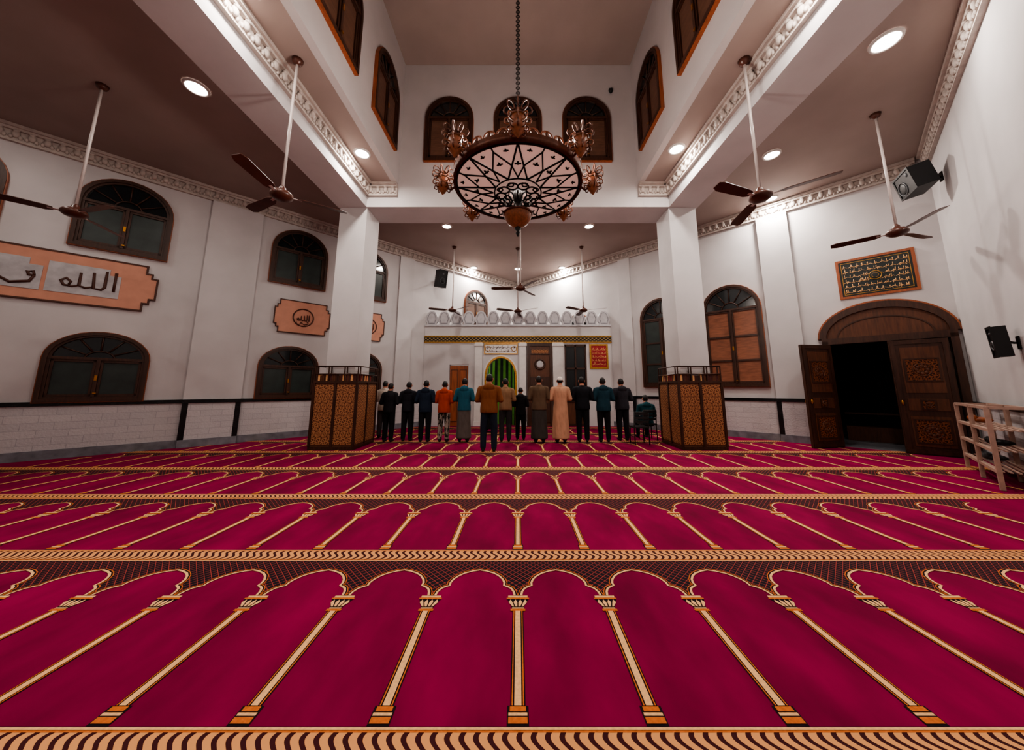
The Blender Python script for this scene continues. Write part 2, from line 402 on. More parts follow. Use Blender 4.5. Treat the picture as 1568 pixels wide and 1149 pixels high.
# ------------------------------------------------------------------ windows
def archpts(w,h,rise,n=14,ex=0.0):
    hw=w/2+ex; zs=h-rise
    pts=[(-hw,-ex),(-hw,zs)]
    for i in range(1,n): 
        t=pi-pi*i/n; pts.append((hw*cos(t),zs+(rise+ex)*sin(t)))
    pts+=[(hw,zs),(hw,-ex)]
    return pts
wn=[0]
def window(p,z,rz,w=1.4,h=1.5,rise=.55,pane='blind',frame='wood',fan='glass'):
    wn[0]+=1; b=MB()
    inn=archpts(w,h,rise); out=archpts(w,h,rise,ex=.07); fr=archpts(w-.09,h-.09,rise-.045)
    fr=[(a,c+.045) for a,c in fr]
    b.ring(out,inn,-.10,-.002,frame); b.ring(inn,fr,-.07,-.002,frame)
    b.ring(archpts(w,h,rise,ex=.085),archpts(w,h,rise,ex=.06),-.085,-.002,'woodor')
    zs=h-rise
    b.prism(inn,-.02,-.002,fan)
    b.bx(-w/2+.04,w/2-.04,-.028,-.021,.05,zs-.02,pane)
    b.bx(-w/2,w/2,-.08,-.002,zs-.03,zs+.03,frame)
    b.bx(-.03,.03,-.085,-.002,0.04,zs,frame)
    for sx in(-1,1):
        x0,x1=.035,w/2-.05
        for (a,c,d,e) in ((x0,x0+.04,.05,zs-.03),(x1-.04,x1,.05,zs-.03),(x0,x1,.05,.10),(x0,x1,zs-.08,zs-.03)):
            b.bx(sx*a,sx*c,-.06,-.02,d,e,frame)
        if zs>1.6:
            b.bx(sx*x0,sx*x1,-.06,-.02,zs*.62,zs*.62+.06,frame); b.bx(sx*x0,sx*x1,-.06,-.02,zs*.3,zs*.3+.06,frame)
    for a in range(1,6):
        t=pi*a/6; r0=.22
        p0=(r0*w/1.4*cos(t),-.04,zs+r0*rise/.7*sin(t)); p1=((w/2-.03)*cos(t),-.04,zs+(rise-.03)*sin(t))
        b.tube([p0,p1],.018,frame,4)
    b.tube([(.22*w/1.4*cos(pi*i/10),-.04,zs+.22*rise/.7*sin(pi*i/10)) for i in range(11)],.018,frame,4)
    b.bx(-.02,.02,-.10,-.085,zs*.45,zs*.45+.12,'brass'); b.box((0.02,-.1,.12),(.05,.02,.03),'brass')
    b.done('window_%d'%wn[0],(p[0],p[1],z),rz)
for X in(-11.45,-9.72,-7.12,-5.65):
    window(onL(X),1.27,45,1.4,1.45,.55,fan='glass'); window(onL(X),4.83,45,1.4,1.72,.66)
window(onL(-2.02),4.5,45,1.2,1.6,.55,pane='panewood'); window(onR(2.75),3.2,-45,1.2,1.55,.55,pane='blind')
window(onR(6.92),1.62,-45,1.5,3.15,.75,pane='paneorange',frame='wood'); window(onR(5.35),1.62,-45,1.4,3.15,.7,pane='blind')
for X in(-1.97,0,1.97): window((X,ZF),7.92,0,1.22,1.9,.6,pane='panewood')
for Y in(7.25,5.1,2.95): 
    window((-XC,Y),7.92,90,1.22,1.9,.6,pane='panewood'); window((XC,Y),7.92,-90,1.22,1.9,.6,pane='panewood')
# ------------------------------------------------------------------ screen wall with mihrab
SY=13.4; SW=C-SY-.03
b=MB()
T=.25
dl=(-2.80,-2.02,2.46); dr=(1.92,2.82,3.3); mh=(-1.28,-.12)
def sb(x0,x1,z0,z1,m='wall',y0=0,y1=T): b.bx(x0,x1,y0,y1,z0,z1,m)
sb(-SW,dl[0],0,4.06); sb(dl[0],dl[1],dl[2],4.06); sb(dl[1],mh[0],0,4.06)
cx=(mh[0]+mh[1])/2; hw=(mh[1]-mh[0])/2
ap=[(mh[0],1.95)]
for i in range(1,16):
    t=pi-pi*i/16; ap.append((cx+hw*cos(t),1.95+.78*sin(t)**.9))
ap.append((mh[1],1.95))
b.prism(ap+[(mh[1],4.06),(mh[0],4.06)],0,T,'wall')
sb(mh[1],dr[0],0,4.06); sb(dr[0],dr[1],dr[2],4.06); sb(dr[1],SW,0,4.06)
b.done('wall_qibla_screen',(0,SY,0))
b=MB(); ns=15
for i in range(ns):
    t0=pi*i/ns; t1=pi*(i+1)/ns
    x0=cx-hw*cos(t0); x1=cx-hw*cos(t1); y0=T+.002+.55*sin(t0); y1=T+.002+.55*sin(t1)
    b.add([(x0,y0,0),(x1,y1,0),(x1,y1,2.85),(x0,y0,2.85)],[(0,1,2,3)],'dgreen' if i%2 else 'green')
b.done('green_mihrab_drape',(0,SY,.001))
b=MB()
ap2=[(cx+(x-cx)*1.13,1.95+(z-1.95)*1.09) for x,z in ap]
b.ring([(mh[0]-.08,0)]+ap2+[(mh[1]+.08,0)],[(mh[0],0)]+ap+[(mh[1],0)],-.05,-.002,'gold',closed=False)
b.ring([(mh[0]-.14,0)]+[(cx+(x-cx)*1.24,1.95+(z-1.95)*1.16) for x,z in ap]+[(mh[1]+.14,0)],[(mh[0]-.08,0)]+ap2+[(mh[1]+.08,0)],-.035,-.002,'white',closed=False)
b.done('mihrab_arch_surround',(0,SY,.001))
b=MB()
b.bx(-SW,SW,-.04,-.002,3.4,3.62,'goldband'); b.bx(-SW,SW,-.06,-.002,3.62,3.66,'gold'); b.bx(-SW,SW,-.06,-.002,3.37,3.4,'gold')
b.done('trim_8',(0,SY,0))
b=MB(); b.bx(-SW,SW,-.05,T,4.061,4.12,'merlon')
nm=15; mw=2*SW/nm
half=[(.20,0),(.20,.10),(.25,.17),(.258,.27),(.235,.36),(.20,.42),(.185,.48),(.14,.55),(.07,.595)]
for i in range(nm):
    x=-SW+(i+.5)*mw; pts=[(-a,c) for a,c in half]+[(0,.61)]+[(a,c) for a,c in reversed(half)]
    b.prism([(x+a,4.12+c) for a,c in pts],.03,.17,'merlon')
    P=[(x+a*.72,4.12+.06+c*.8) for a,c in pts]; Q=[(x+a*.62,4.12+.09+c*.72) for a,c in pts]
    b.ring(P,Q,.018,.03,'merlon2')
b.done('trim_crenellated_parapet',(0,SY,0))
for (x0,x1) in ((-1.75,-1.46),(.06,.33),(1.43,1.85)):
    b=MB(); b.bx(x0,x1,-.09,-.002,0,3.35,'white'); b.bx(x0-.03,x1+.03,-.12,-.002,3.2,3.3,'white'); b.bx(x0-.02,x1+.02,-.11,-.002,0,.18,'white')
    b.done('pilaster',(0,SY,.016))
def plaque(name,p,rz,z,w,h,frame,ground,inkm,rows,seed,fw=.05,depth=.04,ring=False):
    b=MB(); rnd=random.Random(seed)
    b.bx(-w/2,w/2,-depth*.6,-.002,0,h,ground)
    b.ring([(-w/2-fw,-fw),(-w/2-fw,h+fw),(w/2+fw,h+fw),(w/2+fw,-fw)],[(-w/2,0),(-w/2,h),(w/2,h),(w/2,0)],-depth,-.002,frame)
    rh=h*.86/rows
    for r in range(rows):
        zb=h*.07+r*rh+rh*.3; x=-w/2+w*.05
        while x<w/2-w*.07:
            L=rh*rnd.uniform(.5,1.1); L=min(L,w/2-w*.05-x)
            y=-depth*.62; rr=rh*.045
            b.tube([(x+L*t,y,zb+rh*.12*sin(t*6+seed)) for t in (0,.25,.5,.75,1)],rr,inkm,4)
            for q in range(rnd.randint(1,2)):
                xx=x+L*rnd.random(); b.tube([(xx,y,zb),(xx+rh*.03,y,zb+rh*rnd.uniform(.35,.6))],rr,inkm,4)
            if rnd.random()<.5: b.torus((x+L*.5,y,zb+rh*.05),rh*.12,rr,inkm,'y',8,4)
            if rnd.random()<.6: b.box((x+L*.4,y,zb-rh*.18),(rr*2.4,.006,rr*2.4),inkm)
            x+=L+rh*.1
    return b,name,(p[0],p[1],z),rz
q=plaque('calligraphy_plaque',(-.70,SY),0,2.925,1.30,.37,'gold','white','brownink',2,3,fw=.04); bb=q[0]
for sx in(-1,1): bb.torus((sx*.54,-.03,.19),.1,.012,'gold','y',16,4)
bb.done(q[1],q[2],q[3])
q=plaque('red_framed_inscription',(3.33,SY),0,2.36,.62,.88,'gold','redpanel','cream',5,5,fw=.07); q[0].done(q[1],q[2],q[3])
p=onR(9.22); q=plaque('quran_verse_frame',p,-45,3.92,1.28,.95,'woodor','textdark','cream',6,11,fw=.06); bb=q[0]
bb.ell((0,-.035,.47),(.11,.01,.11),'textdark',16,6); bb.torus((0,-.036,.47),.11,.01,'gold','y',20,4); bb.torus((0,-.036,.47),.06,.01,'gold','y',14,4)
bb.ring([(-.60,.04),(-.60,.91),(.60,.91),(.60,.04)],[(-.59,.05),(-.59,.90),(.59,.90),(.59,.05)],-.034,-.01,'gold'); bb.done(q[1],q[2],q[3])
# doors on screen
b=MB()
b.bx(-.37,.37,.03,.08,.02,2.42,'woodor')
for z0,z1 in((.2,1.0),(1.15,2.25)):
    for sx in(-1,1): b.bx(sx*.05,sx*.31,.015,.03,z0,z1,'woodor'); b.ring([(sx*.04,z0-.01),(sx*.04,z1+.01),(sx*.32,z1+.01),(sx*.32,z0-.01)],[(sx*.06,z0+.01),(sx*.06,z1-.01),(sx*.30,z1-.01),(sx*.30,z0+.01)],.005,.03,'woodmid')
b.ell((.3,-.0,1.1),(.025,.03,.025),'brass',8,6)
b.done('door_1',(-2.41,SY,0))
b=MB()
b.bx(-.43,.43,.06,.09,.02,3.27,'glass')
for x in(-.415,0,.415): b.bx(x-.03,x+.03,.0,.06,.02,3.27,'wood')
for z in(.05,1.0,2.3,3.24): b.bx(-.43,.43,.0,.055,z-.035,z+.035,'wood')
b.bx(-.38,.38,.05,.06,.1,.95,'woodmid'); b.ell((.05,-.02,1.15),(.02,.03,.05),'brass',8,6)
b.done('door_2',(2.37,SY,0))
b=MB()
b.bx(.42,1.38,-.07,-.003,.0,3.3,'woodmid'); 
b.ring([(.38,0),(.38,3.33),(1.40,3.33),(1.40,0)],[(.50,0),(.50,3.2),(1.30,3.2),(1.30,0)],-.11,-.07,'wood',closed=False)
b.torus((.9,-.09,2.45),.2,.03,'wood','y',24,6); b.ell((.9,-.085,2.45),(.15,.02,.15),'signgrey',14,6)
for z0,z1 in((.15,.9),(1.05,1.95)):
    for x in(.68,1.12): b.bx(x-.17,x+.17,-.095,-.07,z0,z1,'wood')
b.bx(.5,1.3,-.10,-.07,2.85,3.1,'wood'); b.bx(.55,1.25,-.108,-.10,2.9,3.05,'rosette')
b.done('minbar_wooden_doors',(0,SY,.016))
# ------------------------------------------------------------------ entrance door in right wall
b=MB()
s0,s1=DX0,DX1; w=s1-s0; cx=(s0+s1)/2
b.bx(s0-.12,s0,-.12,.2,0.016,2.75,'wood'); b.bx(s1,s1+.12,-.12,.2,0.016,2.75,'wood'); b.bx(s0-.12,s1+.12,-.12,.2,2.66,2.82,'wood')
n=20
def ar(hw,rs): return [(cx+hw*cos(pi-pi*i/n),2.82+rs*sin(pi-pi*i/n)) for i in range(n+1)]
hw=w/2+.12
b.prism(ar(hw,.8),-.05,-.002,'woodmid')
b.ring(ar(hw+.04,.86),ar(hw-.10,.70),-.12,-.002,'wood',closed=False); b.ring(ar(hw+.075,.90),ar(hw+.04,.86),-.10,-.002,'woodor',closed=False)
b.ring(ar(hw-.3,.5),ar(hw-.33,.47),-.07,-.04,'wood',closed=False)
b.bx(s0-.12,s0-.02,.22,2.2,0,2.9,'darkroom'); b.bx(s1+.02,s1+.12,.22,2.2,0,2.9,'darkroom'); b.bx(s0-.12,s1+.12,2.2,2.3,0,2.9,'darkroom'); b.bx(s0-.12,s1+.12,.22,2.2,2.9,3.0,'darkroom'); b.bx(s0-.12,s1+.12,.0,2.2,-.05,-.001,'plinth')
b.bx(s0+.1,s1-.1,1.7,2.1,.0,.4,'woodmid'); b.bx(s0+.1,s1-.1,1.7,2.1,.75,.8,'wood')
b.done('door_frame_arched',(0,C,.002),-45)
def leaf(name,p,ang,L,h=2.62):
    b=MB()
    b.bx(0,L,-.03,.03,.0,h,'wood')
    for s_ in(-1,1):
        y0,y1=s_*.03,s_*.05
        b.ring([(.02,.02),(.02,h-.02),(L-.02,h-.02),(L-.02,.02)],[(.10,.10),(.10,h-.10),(L-.10,h-.10),(L-.10,.10)],min(y0,y1),max(y0,y1),'wood')
        for z0,z1 in((.18,.85),(.98,1.25),(1.38,h-.18)):
            b.bx(.16,L-.16,s_*.03,s_*.042,z0,z1,'woodmid')
            sq=min(L/2-.22,(z1-z0)/2-.05); zc=(z0+z1)/2
            b.bx(L/2-sq,L/2+sq,s_*.042,s_*.05,zc-sq,zc+sq,'carved')
            b.ring([(L/2-sq-.03,zc-sq-.03),(L/2-sq-.03,zc+sq+.03),(L/2+sq+.03,zc+sq+.03),(L/2+sq+.03,zc-sq-.03)],[(L/2-sq,zc-sq),(L/2-sq,zc+sq),(L/2+sq,zc+sq),(L/2+sq,zc-sq)],min(s_*.03,s_*.06),max(s_*.03,s_*.06),'wood')
            b.torus((L/2,s_*.05,zc),sq*.6,.012,'woodmid','y',18,5)
            for k in range(8):
                a=k*pi/4; b.ell((L/2+sq*.35*cos(a),s_*.05,zc+sq*.35*sin(a)),(sq*.16,.012,sq*.16),'woodmid',7,5)
        b.ell((L-.07,s_*.07,1.15),(.025,.03,.06),'brass',8,6)
    b.done(name,(p[0],p[1],.016),ang)
pl=onR(8.48,.20); leaf('door_3',pl,190,.95)
pr=onR(9.86,.20); leaf('door_4',pr,139,.92)
# ------------------------------------------------------------------ peach wall signs
def stroke_text(b,strokes,ox,oz,sc,y,r,m):
    for st in strokes:
        b.tube([(ox+px*sc,y,oz+pz*sc) for px,pz in st],[r*(.7+.5*sin(pi*(i+.5)/len(st))) for i in range(len(st))],m,5)
allah=[[(1.9,0),(1.9,1.0)],[(1.6,1.0),(1.6,.15),(1.5,.02),(1.25,.05),(1.2,.85)],[(1.2,.1),(1.0,.02),(.8,.1),(.8,.75)],[(.8,.1),(.6,.02),(.35,.05),(.25,.25),(.4,.4),(.55,.25),(.5,.08)]]
nour=[[(1.9,.3),(1.85,.5),(1.7,.45),(1.75,.3),(1.9,.3)],[(1.9,.3),(1.8,.0),(1.3,-.15),(1.0,.05)],[(1.0,.05),(.9,.35),(.75,.3),(.8,.1),(1.0,.1)],[(.8,.1),(.6,-.1),(.3,-.15),(.05,.15),(.1,.35)],[(.45,.55),(.5,.6)]]
lam=[[(1.9,1.0),(1.85,.1),(1.6,0),(1.3,.05),(1.25,.3)],[(1.25,.05),(.9,0),(.8,.3),(.95,.45),(1.05,.2)],[(.8,.05),(.5,0),(.2,-.1),(.1,-.35)],[(.55,1.0),(.5,.0)],[(1.4,-.25),(1.45,-.3)]]
def notched(w,h,n=.12,k=.16):
    return [(-w/2+n*2,0),(w/2-n*2,0),(w/2-n*2,k),(w/2-n,k),(w/2-n,k*1.6),(w/2,k*1.6),(w/2,h-k*1.6),(w/2-n,h-k*1.6),(w/2-n,h-k),(w/2-n*2,h-k),(w/2-n*2,h),(-w/2+n*2,h),(-w/2+n*2,h-k),(-w/2+n,h-k),(-w/2+n,h-k*1.6),(-w/2,h-k*1.6),(-w/2,k*1.6),(-w/2+n,k*1.6),(-w/2+n,k),(-w/2+n*2,k)]
def offs(P,e):
    n=len(P); r=[]
    area=sum(P[i][0]*P[(i+1)%n][1]-P[(i+1)%n][0]*P[i][1] for i in range(n)); sg=1 if area>0 else -1
    for i in range(n):
        p0,p1,p2=P[i-1],P[i],P[(i+1)%n]
        def nr(a,c):
            dx,dy=c[0]-a[0],c[1]-a[1]; l=sqrt(dx*dx+dy*dy); return (sg*dy/l,-sg*dx/l)
        n1=nr(p0,p1); n2=nr(p1,p2); r.append((p1[0]+e*(n1[0]+n2[0]),p1[1]+e*(n1[1]+n2[1])))
    return r
b=MB(); w=4.6;h=1.1
P=notched(w,h,.10,.19); b.prism(P,-.04,-.002,'peach'); b.ring(offs(P,.035),P,-.055,-.002,'brownink')
for i,(st,x0) in enumerate(((allah,.75),(nour,-.35),(lam,-1.45))):
    b.prism([(x0-.06,.2),(x0+.98,.2),(x0+.98,.74),(x0+.80,.74),(x0+.80,.88),(x0-.06,.88)],-.052,-.041,'signgrey')
    stroke_text(b,st,x0+.02,.36,.46,-.055,.026,'brownink')
b.bx(-2.0,-1.6,-.052,-.041,.2,.88,'signgrey')
p=onL(-9.25-w/2*.7071); b.done('calligraphy_sign',(p[0],p[1],3.42),45)
for X in(-6.95,-5.5):
    b=MB(); w=1.5 if X<-6 else 1.1;h=1.0
    P=notched(w,h,.06,.16); b.prism(P,-.04,-.002,'peach'); b.ring(offs(P,.025),P,-.055,-.002,'brownink')
    b.torus((0,-.045,.5),.28,.02,'brownink','y',24,5); stroke_text(b,allah,-.22,.4,.2,-.05,.016,'brownink'); stroke_text(b,nour,-.2,.3,.18,-.05,.012,'brownink')
    p=onL(X); b.done('calligraphy_sign',(p[0],p[1],3.25),45)
# ------------------------------------------------------------------ lamps
def lampdisc(x,y,z=HC,e=55,r=.12,col=(1,.91,.83)):
    b=MB(); b.lathe([(0,-.012),(r,-.012)],(0,0,0),'lamp',20); b.lathe([(r,-.012),(r,-.03),(r+.035,-.025),(r+.04,-.001)],(0,0,0),'white',20)
    ob=b.done('recessed_ceiling_light',(x,y,z-.001),fixn=False)
    l=bpy.data.lights.new('downlight','AREA'); l.shape='DISK'; l.size=r*2; l.energy=e; l.color=col
    lo=bpy.data.objects.new('downlight_beam',l); lo.location=(0,0,-.035); COL.objects.link(lo); lo.parent=ob
for (x,y,e,r) in ((-3.78,7.15,80,.15),(3.78,7.0,80,.15),(-6.1,5.4,50,.16),(6.05,4.56,90,.17),(6.2,7.2,70,.15),(7.6,9.05,190,.14),(-2.5,10.75,70,.14),(2.5,10.75,70,.14),(-2.08,14.75,190,.14),(0,14.9,30,.14),(2.08,14.75,280,.14),
    (-3.78,3.8,65,.14),(3.78,3.6,75,.14),(-3.78,1.5,50,.14),(-6.1,2.0,50,.14),(-9.6,4.6,35,.14),(-6.1,-1.2,35,.14),(-1.9,-.6,45,.14),(1.2,-.4,45,.14),(-2.5,-3.5,30,.14)):
    lampdisc(x,y,e=e,r=r)
# ------------------------------------------------------------------ ceiling fans
def fan(x,y,hub,ph,R=.95):
    b=MB(); d=HC-hub
    b.lathe([(.0,-.002),(.09,-.002),(.07,-.07),(.02,-.10)],(0,0,0),'fanwood',16)
    b.tube([(0,0,-.05),(0,0,-d+.1)],.022,'fanmetal',8)
    b.lathe([(.02,.16),(.05,.12),(.06,.06),(.13,.05),(.16,.01),(.16,-.03),(.11,-.07),(.04,-.085),(0,-.085)],(0,0,-d),'fanwood',20)
    for k in range(3):
        a=radians(ph+120*k); T_=Matrix.Translation((0,0,-d-.01))@Matrix.Rotation(a,4,'Z')@Matrix.Rotation(radians(14),4,'X')
        b.bx(.12,.28,-.02,.02,-.006,.006,'fanmetal',T_)
        pts=[(.22,-.045),(.30,-.08),(R*.9,-.095),(R,-.06),(R,.06),(R*.9,.085),(.30,.07),(.22,.045)]
        n=len(pts); vs=[(p[0],p[1],-.004) for p in pts]+[(p[0],p[1],.004) for p in pts]
        b.add(vs,[tuple(range(n-1,-1,-1)),tuple(range(n,2*n))]+[(i,(i+1)%n,(i+1)%n+n,i+n) for i in range(n)],'fanwood',T=T_)
    b.done('ceiling_fan',(x,y,HC-.001))
fan(-7.83,5.36,4.57,106); fan(-3.83,4.88,4.6,34); fan(3.93,4.88,4.58,79); fan(7.45,6.02,4.54,15)
fan(0.08,9.75,4.57,60,.9); fan(-2.56,12.46,4.53,80,.9); fan(0,12.6,4.53,85,.9); fan(2.56,12.46,4.53,95,.9)
# ------------------------------------------------------------------ chandelier
b=MB()
R=.9; H0=4.38
def pol(r,a,z): return (r*cos(a),r*sin(a),z)
b.lathe([(R,H0+.05),(.6,H0+.0),(.28,H0-.05),(.12,H0-.06)],(0,0,0),'dish',60)
b.lathe([(R,H0+.075),(.6,H0+.03),(.28,H0-.02),(.12,H0-.03)],(0,0,0),'dish',60)
b.lathe([(R,H0+.03),(R+.03,H0+.02),(R+.035,H0+.14),(R,H0+.13),(R,H0+.03)],(0,0,0),'bronze',60)
for i in range(32):
    a=2*pi*i/32; T_=Matrix.Translation(pol(R+.02,a,H0+.14))@Matrix.Rotation(a,4,'Z')
    b.torus((0,0,0),.075,.014,'amber','x',8,4,(0,pi),T_)
    b.ell((0,0,.03),(.012,.03,.035),'bronze',6,4,T_)
def zs_(r): return H0-.062+ (r-.28)*.105/.62*1.0+.0
NN=8
for i in range(NN):   # nested star ribs
    a=2*pi*(i+.5)/NN; da=pi/NN
    for s_ in(-1,1):
        b.tube([pol(.34,a,zs_(.34)),pol(.885,a+s_*da,zs_(.885)-.004)],.013,'iron',5)
        b.tube([pol(.36,a+s_*da,zs_(.36)),pol(.56,a+s_*da*.62,zs_(.56)-.004),pol(.80,a,zs_(.80)-.004)],.011,'iron',5)
    b.tube([pol(.80,a,zs_(.80)-.004),pol(.885,a,zs_(.885)-.004)],.011,'iron',5)
    for (r,aa,k) in ((.62,a,1.0),(.60,a+da,1.0),(.80,a+da*.52,.8),(.80,a-da*.52,.8)):
        T_=Matrix.Translation(pol(r,aa,zs_(r)-.012))@Matrix.Rotation(aa,4,'Z')
        b.ell((0,0,0),(.042*k,.018*k,.008),'iron',8,4,T_); b.ell((-.012*k,.028*k,0),(.016*k,.02*k,.008),'iron',6,4,T_); b.ell((-.012*k,-.028*k,0),(.016*k,.02*k,.008),'iron',6,4,T_)
b.torus((0,0,zs_(.885)-.01),.885,.016,'iron','z',60,6); b.torus((0,0,zs_(.34)-.005),.34,.010,'iron','z',40,6)
for i in range(10):
    a=2*pi*i/10; T_=Matrix.Translation(pol(.24,a,H0-.10))@Matrix.Rotation(a,4,'Z')
    b.torus((0,0,0),.075,.012,'iron','z',14,5,T=T_); b.torus((.07,0,-.02),.04,.010,'iron','z',10,5,T=T_)
    T_=Matrix.Translation(pol(.15,a+.3,H0-.18))@Matrix.Rotation(a+.3,4,'Z')
    b.torus((0,0,0),.06,.010,'iron','y',12,5,T=T_); b.ell((.05,0,-.03),(.03,.012,.02),'iron',6,4,T_)
b.lathe([(.03,H0+1.0),(.04,H0+.6),(.09,H0+.55),(.05,H0+.4),(.04,H0),(.08,H0-.1),(.05,H0-.2),(.06,H0-.3),(.19,H0-.36),(.20,H0-.40)],(0,0,0),'iron',20)
b.lathe([(.20,H0-.39),(.19,H0-.45),(.15,H0-.52),(.08,H0-.57),(.03,H0-.59)],(0,0,0),'amber',24)
b.torus((0,0,H0-.39),.2,.018,'bronze','z',28,6)
b.lathe([(.03,H0-.58),(.05,H0-.61),(.02,H0-.65),(.035,H0-.68),(.0,H0-.74)],(0,0,0),'iron',14)
for i in range(8):
    a=2*pi*i/8+pi/2
    cxp=Matrix.Rotation(a,4,'Z')
    pth=[(R*.98,0,H0+.08),(R+.08,0,H0+.0),(R+.17,0,H0+.04),(R+.2,0,H0+.14),(R+.13,0,H0+.2)]
    b.tube(pth,.016,'bronze',6,T=cxp)
    Tl=cxp@Matrix.Translation((R+.2,0,H0+.06))@Matrix.Scale(1.1,4)
    b.lathe([(.015,.16),(.05,.15),(.08,.10),(.07,.03),(.085,-.02),(.065,-.04),(.055,-.06),(.03,-.09),(.012,-.12),(.0,-.13)],(0,0,0),'amber',14,T=Tl)
    b.lathe([(.09,.10),(.095,.115),(.055,.15),(.04,.2),(.0,.22)],(0,0,0),'bronze',14,T=Tl)
    for k in range(8):
        t=k*pi/4; Tk=Tl@Matrix.Rotation(t,4,'Z')
        b.torus((.10,0,.19),.05,.009,'bronze','y',10,4,T=Tk); b.torus((.10,0,.07),.04,.008,'amber','y',10,4,T=Tk); b.torus((.085,0,-.02),.03,.008,'bronze','y',8,4,T=Tk)
    b.tube([pol(R,a,H0+.13),pol(.03,a,H0+.98)],.008,'iron',4)
b.lathe([(.0,H0+1.2),(.03,H0+1.15),(.07,H0+1.05),(.05,H0+.95),(.0,H0+.9)],(0,0,0),'bronze',16)
z=H0+1.18;k=0
while z<HT-.12:
    b.torus((0,0,z),.028,.008,'iron','x' if k%2 else 'y',8,4); z+=.044; k+=1
b.lathe([(0,HT-.13),(.03,HT-.12),(.10,HT-.04),(.12,HT-.002)],(0,0,0),'bronze',20)
ch=b.done('chandelier',(0,4.4,0))
for k in range(4):
    a=pi/4+k*pi/2
    l=bpy.data.lights.new('chandelier_bulb','POINT'); l.energy=115; l.shadow_soft_size=.12; l.color=(1,.91,.83)
    lo=bpy.data.objects.new('chandelier_bulb',l); lo.location=(.45*cos(a),.45*sin(a),H0+.5); COL.objects.link(lo); lo.parent=ch
# ------------------------------------------------------------------ bookcases round the columns
for sx in(-1,1):
    b=MB(); hw=.54; y0,y1=-.56,.56; h=1.62; cw=.375
    for (a,c,d,e) in ((-hw,hw,y0,-.42),(-hw,hw,.42,y1),(-hw,-.395,-.42,.42),(.395,hw,-.42,.42)):
        b.bx(a,c,d,e,.06,h,'woodmid')
    for (a,c,d,e) in ((-hw-.02,hw+.02,y0-.02,-.42),(-hw-.02,hw+.02,.42,y1+.02),(-hw-.02,-.395,-.42,.42),(.395,hw+.02,-.42,.42)):
        b.bx(a,c,d,e,0,.07,'wood'); b.bx(a,c,d,e,h,h+.05,'wood'); 
    for X in(-hw,-.0,hw): 
        for Y in(y0-.012,y1+.012): b.bx(X-.03,X+.03,Y-.012,Y+.012,.07,h,'wood')
    for Y in(y0,0,y1):
        for X in(-hw-.012,hw+.012): b.bx(X-.012,X+.012,Y-.03,Y+.03,.07,h,'wood')
    for (x0,x1) in((-hw+.04,-.04),(.04,hw-.04)):
        for Y in(y0-.006,y1+.006): b.bx(x0,x1,Y-.005,Y+.005,.12,h-.05,'rosette')
    for (q0,q1) in((y0+.04,-.04),(.04,y1-.04)):
        for X in(-hw-.006,hw+.006): b.bx(X-.005,X+.005,q0,q1,.12,h-.05,'rosette')
    for Y in(y0,-.44,.44,y1):
        for X in(-hw,-.2,.2,hw): b.bx(X-.012,X+.012,Y-.012,Y+.012,h+.05,h+.42,'wood')
        for z in(.22,.42): b.tube([(-hw,Y,h+z),(hw,Y,h+z)],.014,'wood',6)
    for X in(-hw,hw):
        for z in(.22,.42): b.tube([(X,y0,h+z),(X,y1,h+z)],.014,'wood',6)
    rnd=random.Random(4+sx); x=-hw+.03
    while x<hw-.06:
        t=rnd.uniform(.025,.05); b.bx(x,x+t,y0+.02,y0+.11,h+.051,h+rnd.uniform(.18,.24),rnd.choice(['book','wood','book','woodmid','cream','woodmid'])); x+=t+.004
    for sd in(-1,1):
        y=-.38
        while y<.36:
            t=rnd.uniform(.025,.05); b.bx(sd*(hw-.02),sd*(hw-.11),y,y+t,h+.051,h+rnd.uniform(.18,.24),rnd.choice(['book','wood','redpanel','cream','woodmid'])); y+=t+.004
    b.done('quran_bookcase',(sx*4.575,8.85,.016))
# ------------------------------------------------------------------ speakers, socket, camera
def speaker(name,p,z,rz,w,h,d,m='black',arm=.3,tilt=12):
    b=MB(); T_=Matrix.Rotation(radians(tilt),4,'X')
    b.prism([(-w/2,-h/2),(w/2,-h/2),(w/2,h/2),(-w/2,h/2)],-d/2,d/2,m,T_)
    b.ring([(-w/2-.01,-h/2-.01),(-w/2-.01,h/2+.01),(w/2+.01,h/2+.01),(w/2+.01,-h/2-.01)],[(-w/2+.03,-h/2+.03),(-w/2+.03,h/2-.03),(w/2-.03,h/2-.03),(w/2-.03,-h/2+.03)],-d/2-.015,-d/2,'black',T=T_)
    r=min(w,h)*.3
    b.torus((0 if h>w else -w*.18,-d/2-.006,-h*.12),r,.012,'grey' if m=='black' else 'black','y',18,6,T=T_); b.ell((0 if h>w else -w*.18,-d/2,-h*.12),(r*.8,.02,r*.8),m,14,6,T_)
    b.ell((0 if h>w else w*.28,-d/2,h*.28),(r*.35,.02,r*.35),'grey',10,6,T_)
    b.tube([(0,d/2-.02,0),(0,d/2+arm*.6,-.03),(0,d/2+arm,-.03)],.02,'iron',6); b.box((0,d/2+arm,-.03),(.1,.02,.2),'iron')
    b.done(name,(p[0],p[1],z),rz)
speaker('wall_speaker',onN(6.25,.42),6.0,-120,.62,.5,.34,arm=.2)
speaker('wall_speaker',onL(-3.62,.5),6.1,40,.38,.72,.35)
speaker('wall_speaker',onN(5.0,.17),2.23,-135,.22,.48,.14,m='black',arm=.09,tilt=3)
b=MB(); b.lathe([(.0,-.1),(.04,-.09),(.06,-.04),(.06,0)],(0,0,0),'black',14); b.box((0,.03,.02),(.1,.06,.06),'black'); b.done('dome_camera',(2.72,ZF-.061,10.15))
